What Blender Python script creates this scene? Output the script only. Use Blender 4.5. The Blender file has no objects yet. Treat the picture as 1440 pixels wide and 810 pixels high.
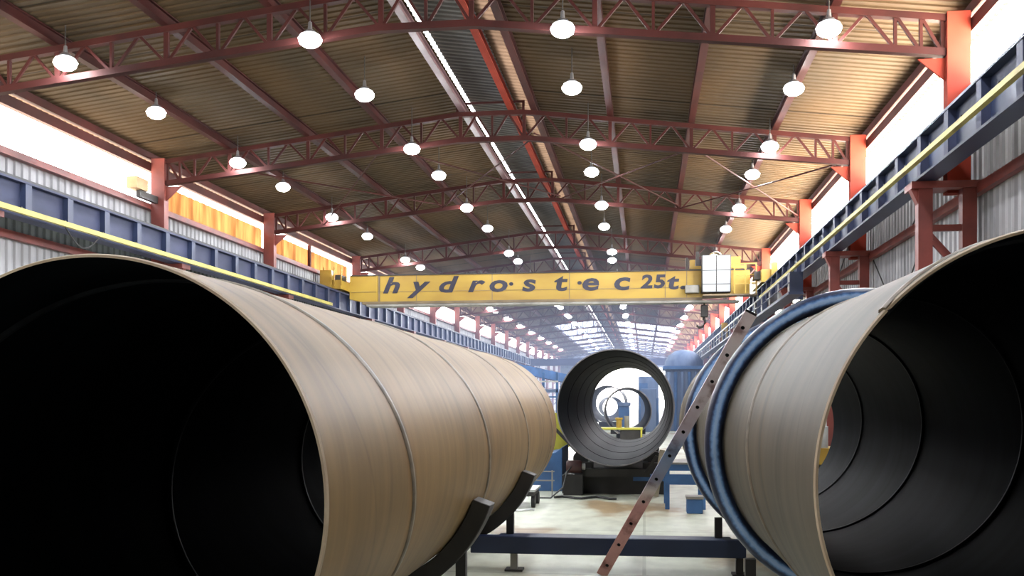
import bpy, bmesh, math, random
from mathutils import Vector, Matrix, Euler
random.seed(7)
C = bpy.context.scene.collection
H = 1.75                     # eye height: z values below are relative to the camera, floor at -H
FL = -H
PI = math.pi
rad = math.radians

# ------------------------------------------------------------------ materials
def new_mat(name):
    m = bpy.data.materials.new(name); m.use_nodes = True
    nt = m.node_tree; nt.nodes.clear()
    out = nt.nodes.new('ShaderNodeOutputMaterial')
    return m, nt, out
def N(nt, typ, **kw):
    n = nt.nodes.new(typ)
    for k, v in kw.items(): setattr(n, k, v)
    return n
def ramp(nt, stops):
    r = N(nt, 'ShaderNodeValToRGB'); e = r.color_ramp.elements
    while len(e) > 1: e.remove(e[-1])
    e[0].position = stops[0][0]; e[0].color = (*stops[0][1], 1)
    for p, c in stops[1:]:
        x = e.new(p); x.color = (*c, 1)
    return r
def coords(nt, scale):
    tc = N(nt, 'ShaderNodeTexCoord'); mp = N(nt, 'ShaderNodeMapping'); mp.inputs['Scale'].default_value = scale
    nt.links.new(tc.outputs['Object'], mp.inputs['Vector']); return mp.outputs['Vector']
def mat(name, c1, c2=None, scale=(3, 3, 3), rough=.5, metal=0., bump=0., detail=4, lo=.35, hi=.65, spec=.5, c3=None):
    m, nt, out = new_mat(name)
    b = N(nt, 'ShaderNodeBsdfPrincipled'); nt.links.new(b.outputs[0], out.inputs[0])
    b.inputs['Roughness'].default_value = rough; b.inputs['Metallic'].default_value = metal
    b.inputs['Specular IOR Level'].default_value = spec
    c2 = c2 or tuple(x * .75 for x in c1)
    no = N(nt, 'ShaderNodeTexNoise'); no.inputs['Scale'].default_value = 1; no.inputs['Detail'].default_value = detail
    nt.links.new(coords(nt, scale), no.inputs['Vector'])
    stops = [(lo, c2), (hi, c1)] if not c3 else [(lo, c2), ((lo + hi) / 2, c1), (hi, c3)]
    r = ramp(nt, stops); nt.links.new(no.outputs[0], r.inputs[0]); nt.links.new(r.outputs[0], b.inputs['Base Color'])
    if bump:
        bp = N(nt, 'ShaderNodeBump'); bp.inputs['Strength'].default_value = bump; bp.inputs['Distance'].default_value = .02
        nt.links.new(no.outputs[0], bp.inputs['Height']); nt.links.new(bp.outputs[0], b.inputs['Normal'])
    return m
def emis(name, c, s):
    m, nt, out = new_mat(name)
    e = N(nt, 'ShaderNodeEmission'); e.inputs[0].default_value = (*c, 1); e.inputs[1].default_value = s
    nt.links.new(e.outputs[0], out.inputs[0]); return m
def translucent(name, c1, c2, scale, trans=.75):
    m, nt, out = new_mat(name)
    no = N(nt, 'ShaderNodeTexNoise'); no.inputs['Scale'].default_value = 1; no.inputs['Detail'].default_value = 3
    nt.links.new(coords(nt, scale), no.inputs['Vector'])
    r = ramp(nt, [(.35, c2), (.65, c1)]); nt.links.new(no.outputs[0], r.inputs[0])
    t = N(nt, 'ShaderNodeBsdfTranslucent'); d = N(nt, 'ShaderNodeBsdfDiffuse'); mx = N(nt, 'ShaderNodeMixShader')
    nt.links.new(r.outputs[0], t.inputs[0]); nt.links.new(r.outputs[0], d.inputs[0]); mx.inputs[0].default_value = trans
    nt.links.new(d.outputs[0], mx.inputs[1]); nt.links.new(t.outputs[0], mx.inputs[2]); nt.links.new(mx.outputs[0], out.inputs[0])
    return m
def pipe_mat(name, top, mid, dark, pitch, phase, line=.7, rough=.5):
    """mill-scale steel plate, streaked round the circumference, with a spiral lap line"""
    m, nt, out = new_mat(name); L = nt.links.new
    b = N(nt, 'ShaderNodeBsdfPrincipled'); L(b.outputs[0], out.inputs[0])
    b.inputs['Roughness'].default_value = rough; b.inputs['Specular IOR Level'].default_value = .2
    n1 = N(nt, 'ShaderNodeTexNoise'); n1.inputs['Scale'].default_value = 1; n1.inputs['Detail'].default_value = 5
    L(coords(nt, (.45, 9, .45)), n1.inputs['Vector'])
    n2 = N(nt, 'ShaderNodeTexNoise'); n2.inputs['Scale'].default_value = 1; n2.inputs['Detail'].default_value = 6
    L(coords(nt, (1.3, 1.6, 1.3)), n2.inputs['Vector'])
    a = N(nt, 'ShaderNodeMath', operation='MULTIPLY_ADD'); a.inputs[1].default_value = .5
    L(n1.outputs[0], a.inputs[0])
    k = N(nt, 'ShaderNodeMath', operation='MULTIPLY'); k.inputs[1].default_value = .5; L(n2.outputs[0], k.inputs[0]); L(k.outputs[0], a.inputs[2])
    r = ramp(nt, [(.28, dark), (.42, mid), (.62, top)]); L(a.outputs[0], r.inputs[0])
    # spiral coordinate
    tc = N(nt, 'ShaderNodeTexCoord'); sp = N(nt, 'ShaderNodeSeparateXYZ'); L(tc.outputs['Object'], sp.inputs[0])
    at = N(nt, 'ShaderNodeMath', operation='ARCTAN2'); L(sp.outputs[2], at.inputs[0]); L(sp.outputs[0], at.inputs[1])
    s1 = N(nt, 'ShaderNodeMath', operation='MULTIPLY_ADD'); s1.inputs[1].default_value = pitch / (2 * PI); L(at.outputs[0], s1.inputs[0]); L(sp.outputs[1], s1.inputs[2])
    s2 = N(nt, 'ShaderNodeMath', operation='MULTIPLY_ADD'); s2.inputs[1].default_value = 1 / pitch; s2.inputs[2].default_value = 10 - phase / pitch; L(s1.outputs[0], s2.inputs[0])
    fr = N(nt, 'ShaderNodeMath', operation='FRACT'); L(s2.outputs[0], fr.inputs[0])
    # fr = 0 at the weld; rusty band beside it, thin dark roll line further on
    w = ramp(nt, [(0, (.55, .55, .55)), (.016, (.70, .68, .66)), (.03, (1, .88, .72)), (.06, (1, .95, .87)), (line - .008, (1, 1, 1)), (line, (.72, .72, .72)), (line + .008, (1.0, 1.0, 1.0)), (.93, (1, 1, 1)), (.965, (1.0, .86, .66)), (.978, (.55, .50, .46)), (1, (.5, .5, .5))])
    L(fr.outputs[0], w.inputs[0])
    mx = N(nt, 'ShaderNodeMixRGB', blend_type='MULTIPLY'); mx.inputs[0].default_value = .85
    L(r.outputs[0], mx.inputs[1]); L(w.outputs[0], mx.inputs[2]); L(mx.outputs[0], b.inputs['Base Color'])
    bp = N(nt, 'ShaderNodeBump'); bp.inputs['Strength'].default_value = .06; bp.inputs['Distance'].default_value = .01
    L(n1.outputs[0], bp.inputs['Height']); L(bp.outputs[0], b.inputs['Normal'])
    return m

M = {}
M['red'] = mat('red_paint', (.20, .042, .032), (.11, .026, .022), (1.5, 1.5, 1.5), .5)
M['red_lit'] = mat('lit_red_paint', (.215, .034, .021), (.16, .025, .016), (1.5, 1.5, 1.5), .75, spec=.06)  # copy of the red paint with daylight put into its colour
M['truss_red'] = mat('truss_paint', (.046, .0115, .010), (.027, .008, .0075), (1.2, 1.2, 1.2), .6, spec=.12)
M['maroon'] = mat('dark_red_paint', (.07, .018, .015), (.04, .013, .011), (1, 1, 1), .6, spec=.12)
m, nt, out = new_mat('roof_sheet_underside'); L = nt.links.new
b = N(nt, 'ShaderNodeBsdfPrincipled'); L(b.outputs[0], out.inputs[0]); b.inputs['Roughness'].default_value = .8; b.inputs['Specular IOR Level'].default_value = .12
no = N(nt, 'ShaderNodeTexNoise'); no.inputs['Scale'].default_value = 1; no.inputs['Detail'].default_value = 4; L(coords(nt, (.5, .22, .5)), no.inputs['Vector'])
r = ramp(nt, [(.3, (.046, .036, .024)), (.7, (.078, .049, .025))]); L(no.outputs[0], r.inputs[0])
tc = N(nt, 'ShaderNodeTexCoord'); sp = N(nt, 'ShaderNodeSeparateXYZ'); L(tc.outputs['Object'], sp.inputs[0])
a = N(nt, 'ShaderNodeMath', operation='MULTIPLY'); a.inputs[1].default_value = 1 / 2.62; L(sp.outputs[1], a.inputs[0])
fr = N(nt, 'ShaderNodeMath', operation='FRACT'); L(a.outputs[0], fr.inputs[0])
w = ramp(nt, [(0, (.35, .35, .35)), (.014, (.35, .35, .35)), (.022, (1, 1, 1)), (1, (1, 1, 1))]); L(fr.outputs[0], w.inputs[0])
mx = N(nt, 'ShaderNodeMixRGB', blend_type='MULTIPLY'); mx.inputs[0].default_value = 1; L(r.outputs[0], mx.inputs[1]); L(w.outputs[0], mx.inputs[2]); L(mx.outputs[0], b.inputs['Base Color'])
M['roof'] = m
M['ridge'] = mat('ridge_sheet', (.09, .09, .09), (.055, .055, .06), (.8, .3, .8), .7, spec=.15)
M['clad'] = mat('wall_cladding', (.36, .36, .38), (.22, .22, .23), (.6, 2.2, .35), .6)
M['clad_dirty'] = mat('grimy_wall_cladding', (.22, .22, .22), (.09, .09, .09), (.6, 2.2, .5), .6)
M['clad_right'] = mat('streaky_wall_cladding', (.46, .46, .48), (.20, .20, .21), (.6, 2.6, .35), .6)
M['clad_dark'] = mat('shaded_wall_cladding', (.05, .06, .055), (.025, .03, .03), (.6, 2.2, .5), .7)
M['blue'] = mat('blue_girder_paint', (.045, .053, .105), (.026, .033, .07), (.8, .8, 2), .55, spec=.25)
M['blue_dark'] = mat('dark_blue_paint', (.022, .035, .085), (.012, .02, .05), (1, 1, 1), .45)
M['blue_mid'] = mat('machine_blue_paint', (.05, .14, .33), (.03, .085, .2), (2, 2, 2), .5)
M['blue_pale'] = mat('faded_blue_paint', (.15, .21, .34), (.07, .11, .2), (1.6, 1.6, .4), .6)
M['yellow'] = mat('crane_yellow', (.40, .262, .036), (.30, .175, .024), (.4, 1, 1.2), .45, lo=.3, hi=.6)
M['yellow_rail'] = mat('conductor_yellow', (.50, .44, .10), (.34, .29, .08), (1, 1.4, 1), .5)
M['letter'] = mat('letter_navy', (.010, .010, .024), (.022, .022, .045), (3, 3, 3), .5)
M['grey'] = mat('grey_steel', (.30, .29, .26), (.18, .17, .15), (2, 2, 2), .5)
M['brown_steel'] = mat('grimy_flange', (.22, .16, .09), (.12, .09, .06), (1, 1, 1), .6)
M['dark'] = mat('dark_steel', (.035, .032, .03), (.018, .017, .017), (3, 3, 3), .55)
M['cradle'] = mat('cradle_steel', (.032, .027, .024), (.018, .0155, .015), (3, 3, 3), .6)
M['white'] = mat('white_enamel', (.85, .86, .86), (.78, .79, .8), (1, 1, 1), .4)
M['black'] = mat('black_rubber_and_shade', (.012, .012, .012), None, (3, 3, 3), .6)
M['lamp_body'] = mat('lamp_housing', (.14, .14, .15), None, (3, 3, 3), .4)
M['lamp'] = emis('lamp_glow', (.93, .96, 1.0), 260)
M['lamp_rim'] = emis('lamp_rim_glow', (.93, .96, 1.0), 3.5)
M['orange_sheet'] = translucent('amber_translucent_sheet', (.27, .138, .05), (.115, .05, .018), (1, 2.6, .5), .8)
M['skylight'] = translucent('translucent_roof_sheet', (.22, .235, .28), (.13, .145, .19), (.6, .25, .6), .7)
M['ridge_strip'] = translucent('lit_ridge_strip', (.05, .031, .019), (.034, .021, .013), (.5, .8, .5), .6)
M['rim'] = mat('cut_plate_edge', (.62, .50, .37), (.45, .33, .22), (4, 4, 4), .5)
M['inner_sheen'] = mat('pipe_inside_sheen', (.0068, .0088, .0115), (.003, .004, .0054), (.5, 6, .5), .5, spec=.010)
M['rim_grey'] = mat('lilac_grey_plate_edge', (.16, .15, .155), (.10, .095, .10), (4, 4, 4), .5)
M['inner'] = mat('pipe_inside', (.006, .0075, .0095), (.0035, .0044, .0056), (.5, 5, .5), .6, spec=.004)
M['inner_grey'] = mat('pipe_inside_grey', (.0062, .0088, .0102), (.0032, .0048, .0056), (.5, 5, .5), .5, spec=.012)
M['seam'] = mat('weld_bead', (.21, .165, .115), (.09, .072, .052), (8, 8, 8), .5)
M['seam_in'] = mat('inner_weld_bead', (.022, .024, .028), (.012, .012, .014), (8, 8, 8), .5, spec=.03)
M['pipe_tan'] = pipe_mat('tan_pipe_plate', (.205, .130, .052), (.140, .086, .034), (.070, .042, .017), 2.55, 1.43)
M['pipe_grey'] = pipe_mat('greyish_pipe_plate', (.115, .096, .066), (.080, .067, .046), (.042, .035, .025), 2.3, .4, .5)
M['pipe_dark'] = pipe_mat('dark_pipe_plate', (.13, .135, .14), (.10, .105, .11), (.06, .065, .07), 2.4, .4)
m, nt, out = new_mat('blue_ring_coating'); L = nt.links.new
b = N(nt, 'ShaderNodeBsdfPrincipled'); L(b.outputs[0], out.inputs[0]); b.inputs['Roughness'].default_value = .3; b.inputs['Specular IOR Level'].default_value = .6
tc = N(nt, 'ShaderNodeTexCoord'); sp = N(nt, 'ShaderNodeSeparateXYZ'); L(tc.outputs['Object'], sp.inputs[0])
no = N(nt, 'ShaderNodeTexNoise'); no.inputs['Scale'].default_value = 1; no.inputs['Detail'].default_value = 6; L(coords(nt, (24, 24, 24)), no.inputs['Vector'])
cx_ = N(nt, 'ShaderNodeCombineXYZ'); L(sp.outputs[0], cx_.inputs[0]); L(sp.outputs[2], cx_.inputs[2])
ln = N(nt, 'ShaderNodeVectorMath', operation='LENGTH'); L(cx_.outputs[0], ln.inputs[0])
# highlight painted in as a lighter band round the collar, edges broken by noise
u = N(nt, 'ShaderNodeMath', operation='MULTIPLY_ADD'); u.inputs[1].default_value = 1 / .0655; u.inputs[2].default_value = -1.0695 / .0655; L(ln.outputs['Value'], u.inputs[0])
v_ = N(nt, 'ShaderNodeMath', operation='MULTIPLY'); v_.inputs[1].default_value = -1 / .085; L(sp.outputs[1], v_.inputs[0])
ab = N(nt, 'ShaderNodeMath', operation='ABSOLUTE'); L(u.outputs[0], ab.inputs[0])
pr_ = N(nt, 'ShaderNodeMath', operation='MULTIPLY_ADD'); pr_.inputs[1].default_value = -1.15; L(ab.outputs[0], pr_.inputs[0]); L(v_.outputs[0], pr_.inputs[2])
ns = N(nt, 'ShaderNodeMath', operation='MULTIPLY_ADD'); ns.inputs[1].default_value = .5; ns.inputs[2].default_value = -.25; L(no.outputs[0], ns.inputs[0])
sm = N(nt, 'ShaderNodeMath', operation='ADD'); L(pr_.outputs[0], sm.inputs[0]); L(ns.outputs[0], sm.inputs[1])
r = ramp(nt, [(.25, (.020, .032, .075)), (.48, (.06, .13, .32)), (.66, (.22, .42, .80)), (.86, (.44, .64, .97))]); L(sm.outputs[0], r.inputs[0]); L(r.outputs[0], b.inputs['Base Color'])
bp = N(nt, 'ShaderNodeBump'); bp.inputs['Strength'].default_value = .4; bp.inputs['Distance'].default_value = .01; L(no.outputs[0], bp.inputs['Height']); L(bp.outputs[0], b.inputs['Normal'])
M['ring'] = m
m, nt, out = new_mat('worn_beam_paint'); L = nt.links.new
b = N(nt, 'ShaderNodeBsdfPrincipled'); L(b.outputs[0], out.inputs[0]); b.inputs['Roughness'].default_value = .5
no = N(nt, 'ShaderNodeTexNoise'); no.inputs['Scale'].default_value = 1; no.inputs['Detail'].default_value = 7; L(coords(nt, (6, 6, 6)), no.inputs['Vector'])
tc = N(nt, 'ShaderNodeTexCoord'); sp = N(nt, 'ShaderNodeSeparateXYZ'); L(tc.outputs['Object'], sp.inputs[0])
k1 = N(nt, 'ShaderNodeMapRange'); k1.inputs['From Min'].default_value = 0; k1.inputs['From Max'].default_value = 2.45; L(sp.outputs[2], k1.inputs['Value'])
g1 = ramp(nt, [(0, (.62, .33, .30)), (.30, (.66, .34, .34)), (.36, (.8, .74, .74)), (.40, (.30, .30, .42)), (.52, (.24, .36, .60)), (.60, (.60, .52, .64)), (.72, (.82, .76, .84)), (1, (.88, .80, .84))]); L(k1.outputs[0], g1.inputs[0])
g2 = ramp(nt, [(.34, (.42, .32, .32)), (.46, (.9, .86, .86)), (.62, (1, 1, 1))]); L(no.outputs[0], g2.inputs[0])
mx = N(nt, 'ShaderNodeMixRGB', blend_type='MULTIPLY'); mx.inputs[0].default_value = 1; L(g1.outputs[0], mx.inputs[1]); L(g2.outputs[0], mx.inputs[2]); L(mx.outputs[0], b.inputs['Base Color'])
M['beam'] = m
M['cabinet'] = mat('panel_white', (.33, .345, .35), (.29, .31, .325), (1, 1, 1), .45)
M['motor'] = mat('motor_red', (.085, .03, .028), (.04, .016, .016), (4, 4, 4), .5)
M['hose'] = mat('hose_black', (.02, .02, .022), None, (5, 5, 5), .5)
M['lime'] = mat('lime_yellow_guard', (.58, .55, .06), (.45, .42, .05), (2, 2, 2), .5)
M['silver'] = mat('bright_metal', (.55, .56, .55), (.35, .36, .36), (4, 4, 4), .35, metal=.4)

# concrete floor
m, nt, out = new_mat('concrete_floor'); L = nt.links.new
b = N(nt, 'ShaderNodeBsdfPrincipled'); L(b.outputs[0], out.inputs[0]); b.inputs['Roughness'].default_value = .45
n1 = N(nt, 'ShaderNodeTexNoise'); n1.inputs['Scale'].default_value = 1; n1.inputs['Detail'].default_value = 7; L(coords(nt, (.55, .35, 1)), n1.inputs['Vector'])
n2 = N(nt, 'ShaderNodeTexNoise'); n2.inputs['Scale'].default_value = 1; n2.inputs['Detail'].default_value = 8; L(coords(nt, (4, 2.2, 1)), n2.inputs['Vector'])
r1 = ramp(nt, [(.38, (.34, .25, .14)), (.45, (.54, .56, .45)), (.7, (.64, .68, .58))]); L(n1.outputs[0], r1.inputs[0])
r2 = ramp(nt, [(.3, (.72, .72, .72)), (.6, (1, 1, 1))]); L(n2.outputs[0], r2.inputs[0])
mx = N(nt, 'ShaderNodeMixRGB', blend_type='MULTIPLY'); mx.inputs[0].default_value = .8; L(r1.outputs[0], mx.inputs[1]); L(r2.outputs[0], mx.inputs[2])
bk = N(nt, 'ShaderNodeTexBrick'); bk.inputs['Scale'].default_value = 1; bk.inputs['Brick Width'].default_value = 4.; bk.inputs['Row Height'].default_value = 3.3
bk.inputs['Mortar Size'].default_value = .02; bk.offset = 0
bk.inputs['Color1'].default_value = (1, 1, 1, 1); bk.inputs['Color2'].default_value = (.93, .93, .93, 1); bk.inputs['Mortar'].default_value = (.66, .66, .63, 1)
L(coords(nt, (1, 1, 1)), bk.inputs['Vector'])
m2 = N(nt, 'ShaderNodeMixRGB', blend_type='MULTIPLY'); m2.inputs[0].default_value = 1; L(mx.outputs[0], m2.inputs[1]); L(bk.outputs[0], m2.inputs[2]); L(m2.outputs[0], b.inputs['Base Color'])
M['floor'] = m

# ------------------------------------------------------------------ builders
def tag(o, label, cat, group=None, kind='thing'):
    o['label'] = label; o['category'] = cat; o['kind'] = kind
    if group: o['group'] = group
    return o
def thing(name, label, cat, loc, group=None, rot=None):
    """an Empty at the thing's base (loc relative to the eye level) that parents its parts"""
    o = bpy.data.objects.new(name, None); C.objects.link(o); o.location = (loc[0], loc[1], loc[2] + H)
    o.empty_display_size = .2
    if rot: o.rotation_euler = rot
    return tag(o, label, cat, group)
def world_loc(p):
    v = Vector((0, 0, 0))
    while p is not None: v += p.location; p = p.parent
    return v
class MB:
    def __init__(s): s.v = []; s.f = []; s.mi = []; s.cur = 0; s.sm = []
    def add(s, verts, faces, smooth=False):
        b = len(s.v); s.v += [tuple(x) for x in verts]
        for f in faces: s.f.append(tuple(i + b for i in f)); s.mi.append(s.cur); s.sm.append(smooth)
        return s
    def box(s, x0, x1, y0, y1, z0, z1):
        v = [(x, y, z) for z in (z0, z1) for y in (y0, y1) for x in (x0, x1)]
        return s.add(v, [(0, 2, 3, 1), (4, 5, 7, 6), (0, 1, 5, 4), (2, 6, 7, 3), (0, 4, 6, 2), (1, 3, 7, 5)])
    def bar(s, p, q, w, h=None, up=(0, 0, 1)):
        p, q = Vector(p), Vector(q); h = h or w; d = (q - p).normalized(); u = Vector(up)
        if abs(d.dot(u)) > .98: u = Vector((0, 1, 0))
        a = d.cross(u).normalized(); c = a.cross(d).normalized(); a *= w / 2; c *= h / 2
        v = [e + i * a + j * c for e in (p, q) for i, j in ((-1, -1), (1, -1), (1, 1), (-1, 1))]
        return s.add(v, [(3, 2, 1, 0), (4, 5, 6, 7), (0, 1, 5, 4), (1, 2, 6, 5), (2, 3, 7, 6), (3, 0, 4, 7)])
    def path(s, pts, r, n=8, closed=False, flat=1., ref=None):
        """tube of radius r swept along pts"""
        pts = [Vector(p) for p in pts]; k = len(pts); rings = []
        for i, p in enumerate(pts):
            d = (pts[(i + 1) % k] - pts[i - 1]) if closed else (pts[min(i + 1, k - 1)] - pts[max(i - 1, 0)])
            d.normalize(); u = Vector(ref(p)) if ref else Vector((0, 0, 1))
            if abs(d.dot(u)) > .98: u = Vector((1, 0, 0))
            a = d.cross(u).normalized(); c = a.cross(d).normalized()
            rings.append([p + a * (r * math.cos(t)) + c * (r * flat * math.sin(t)) for t in (2 * PI * j / n for j in range(n))])
        v = [x for rr in rings for x in rr]; f = []
        for i in range(k if closed else k - 1):
            i2 = (i + 1) % k
            for j in range(n): f.append((i * n + j, i * n + (j + 1) % n, i2 * n + (j + 1) % n, i2 * n + j))
        if not closed: f += [tuple(range(n - 1, -1, -1)), tuple((k - 1) * n + j for j in range(n))]
        return s.add(v, f, True)
    def prism(s, poly, ax, a0, a1):
        """polygon extruded along an axis: poly in the two other axes (x,z)/(x,y)/(y,z)"""
        n = len(poly)
        def P(p, t): return {'y': (p[0], t, p[1]), 'z': (p[0], p[1], t), 'x': (t, p[0], p[1])}[ax]
        v = [P(p, a0) for p in poly] + [P(p, a1) for p in poly]
        return s.add(v, [tuple(range(n)), tuple(range(2 * n - 1, n - 1, -1))] + [(i, i + n, (i + 1) % n + n, (i + 1) % n) for i in range(n)])
    def lathe(s, prof, c, n=24, axis='z', smooth=True, ang=(0, 2 * PI)):
        """profile [(r, t)] spun about an axis through c"""
        full = abs(ang[1] - ang[0] - 2 * PI) < 1e-6; k = n if full else n + 1; v = []
        for i in range(k):
            a = ang[0] + (ang[1] - ang[0]) * i / n; ca, sa = math.cos(a), math.sin(a)
            for r, t in prof:
                v.append({'z': (c[0] + r * ca, c[1] + r * sa, c[2] + t), 'y': (c[0] + r * ca, c[1] + t, c[2] + r * sa), 'x': (c[0] + t, c[1] + r * ca, c[2] + r * sa)}[axis])
        m_ = len(prof); f = []
        for i in range(n):
            i2 = (i + 1) % k
            for j in range(m_ - 1): f.append((i * m_ + j, i2 * m_ + j, i2 * m_ + j + 1, i * m_ + j + 1))
        return s.add(v, f, smooth)
    def build(s, name, mats, parent=None, bevel=0, local=False):
        me = bpy.data.meshes.new(name)
        off = Vector((0, 0, H))
        if parent is not None: off = off - world_loc(parent)
        if local: off = Vector((0, 0, 0))
        me.from_pydata([Vector(p) + off for p in s.v], [], s.f)
        for x in (mats if isinstance(mats, (list, tuple)) else [mats]): me.materials.append(x)
        for p, i, sm in zip(me.polygons, s.mi, s.sm): p.material_index = i; p.use_smooth = sm
        bm = bmesh.new(); bm.from_mesh(me)
        bmesh.ops.remove_doubles(bm, verts=bm.verts, dist=1e-5)
        bmesh.ops.recalc_face_normals(bm, faces=bm.faces)
        for e in bm.edges:
            if len(e.link_faces) == 2 and e.calc_face_angle(0) > rad(38): e.smooth = False
        if bevel:
            bmesh.ops.bevel(bm, geom=[e for e in bm.edges if e.is_boundary is False and len(e.link_faces) == 2 and e.calc_face_angle(0) > rad(38)], offset=bevel, segments=1, affect='EDGES', profile=.7)
        bm.to_mesh(me); bm.free()
        o = bpy.data.objects.new(name, me); C.objects.link(o)
        if parent is not None: o.parent = parent
        return o
def struct(name, mb, m):
    o = mb.build(name, m); o['kind'] = 'structure'; return o
def copy_tree(o, parent=None):
    c = o.copy(); C.objects.link(c); c.parent = parent
    for ch in list(o.children): copy_tree(ch, c)
    return c
ORD = 'first second third fourth fifth sixth seventh eighth ninth tenth eleventh twelfth thirteenth fourteenth fifteenth sixteenth seventeenth eighteenth nineteenth twentieth'.split()
ORD += ['twenty-' + w for w in ORD[:9]] + ['thirtieth'] + ['thirty-' + w for w in ORD[:9]] + ['fortieth']

# ------------------------------------------------------------------ hall geometry
XL, XR, XC = -12.85, 5.35, -3.75
Y0, YE = -7., 152.
def ztop(x): d = abs(x - XC); return 7.08 - max(0, d - .85) * .121
def zbot(x): d = abs(x - XC); return 6.44 - max(0, d - .85) * .1105
TR = [16.9, 24.5, 32.2, 42.4, 50.4, 58.3, 66.1, 74.4, 82.2, 90.4, 98.7, 107., 115., 123., 131., 139., 147.]

def sheet_x(x0, x1, zf, y0, y1, per=.23, dep=.026, mats=None):
    """corrugated roof sheet, ribs running up the slope"""
    mb = MB(); n = int((y1 - y0) / per); v = []; xs = (x0, x1)
    for i in range(n + 1):
        for k, (t, d) in enumerate(((0, 0), (.42, 0), (.5, dep), (.92, dep))):
            for x in xs: v.append((x, y0 + (i + t) * per, zf(x) + d))
    f = [(2 * j, 2 * j + 1, 2 * j + 3, 2 * j + 2) for j in range(len(v) // 2 - 1)]
    return mb.add(v, f)
zroof = lambda x: ztop(x) + .29
def lin(xa, za, xb, zb): return lambda x: za + (zb - za) * (x - xa) / (xb - xa)
zl = lin(-13.3, zroof(-13.3), -4.6, zroof(-4.6)); zr = lin(5.8, zroof(5.8), -2.9, zroof(-2.9))
struct('ceiling_left', sheet_x(-13.3, -4.42, zl, Y0, 94), M['roof'])
struct('ceiling_right', sheet_x(5.8, -2.74, zr, Y0, 94), M['roof'])
struct('ceiling_eave_left', sheet_x(-13.3, -8.5, zl, 94, YE), M['roof'])
struct('ceiling_eave_right', sheet_x(5.8, 3.1, zr, 94, YE), M['roof'])
struct('ceiling_skylight_left', sheet_x(-8.5, -4.42, zl, 94, YE), M['skylight'])
struct('ceiling_skylight_right', sheet_x(3.1, -2.74, zr, 94, YE), M['skylight'])
struct('ceiling_ridge', sheet_x(-4.47, -3.05, lin(-4.47, 7.64, -3.05, 7.44), Y0, YE, .23, .05), M['ridge'])
struct('ceiling_ridge_light_strip', sheet_x(-2.74, -3.22, zr, Y0, YE, .23, .035), M['ridge_strip'])  # added translucent strip imitating light spilled from the ridge gap

mb = MB(); mb.box(XL - .3, XR + .3, Y0 - .3, YE + 40, FL - .2, FL); struct('floor', mb, M['floor'])
def sheet_y(x, sgn, z0, z1, y0=Y0, y1=YE, per=.26, dep=.04):
    mb = MB(); n = int((y1 - y0) / per); v = []
    for i in range(n + 1):
        for t, d in ((0, 0), (.40, 0), (.5, dep), (.90, dep)):
            for z in (z0, z1): v.append((x + sgn * d, y0 + (i + t) * per, z))
    return mb.add(v, [(2 * j, 2 * j + 1, 2 * j + 3, 2 * j + 2) for j in range(len(v) // 2 - 1)])
for side, x, s in (('left', XL, -1), ('right', XR, 1)):
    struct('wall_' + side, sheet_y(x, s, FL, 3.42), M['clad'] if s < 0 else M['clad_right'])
    struct('wall_%s_shaded' % side, sheet_y(x, s, 3.42, 3.98 if s < 0 else 3.8), M['clad_dark'] if s < 0 else M['clad_dirty'])  # left strip: shade below the runway girder painted as dark cladding
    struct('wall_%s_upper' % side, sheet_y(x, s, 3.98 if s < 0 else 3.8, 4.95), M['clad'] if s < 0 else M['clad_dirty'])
    xi = x - s * .02; k = 1
    for nm, za, zb, w in (('girt', 3.24, 3.40, .12), ('sill', 4.90, 5.04, .14), ('head', 5.90, 6.12, .12), ('eave', 6.20, 6.38, .12), ('low', 1.1, 1.22, .12)):
        mb = MB(); mb.box(min(xi, xi - s * w), max(xi, xi - s * w), Y0, YE, za, zb)
        struct('trim_%s_%s' % (side, nm), mb, M['maroon'] if nm in ('head', 'eave') else M['red'])
for side, x, s in (('left', XL, -1), ('right', XR, 1)):
    struct('wall_%s_closed' % side, sheet_y(x, s, 4.95, 6.7, Y0, 6.0), M['clad_dark'])  # unseen panels added over the near windows to keep pipe interiors dark
# far gable with the open doorway, near gable behind the camera
mb = MB(); mb.box(XL, XL + 2.2, YE, YE + .2, FL, 7.5); struct('wall_end', mb, M['clad_dark'])
mb = MB(); mb.box(XR - 2.2, XR, YE, YE + .2, FL, 7.5); struct('wall_end_right', mb, M['clad_dark'])
mb = MB(); mb.box(XL, XR, YE, YE + .2, 4.6, 7.6); struct('wall_end_top', mb, M['skylight'])
mb = MB(); mb.prism([(XL - .4, FL), (-9.2, FL), (-9.2, 2.4), (-5.4, 2.4), (-5.4, FL), (XR + .4, FL), (XR + .4, 7.8), (XL - .4, 7.8)], 'y', Y0 - .2, Y0); struct('wall_back', mb, M['clad_dark'])  # doorway behind the camera added to light the foreground

# amber translucent sheets filling the lower part of two bays on the window side
for k, (ya, yb) in enumerate(((24.8, 32.0), (32.5, 37.0), (37.15, 42.1))):
    mb = sheet_y(XL + .02, -1, 5.04, 5.72, ya, yb, .42, .03)
    struct('window_%d' % (k + 1), mb, M['orange_sheet'])
mb = MB(); mb.box(XL - .02, XL + .08, 37.0, 37.15, 5.04, 5.9); struct('trim_mullion', mb, M['maroon'])

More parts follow.
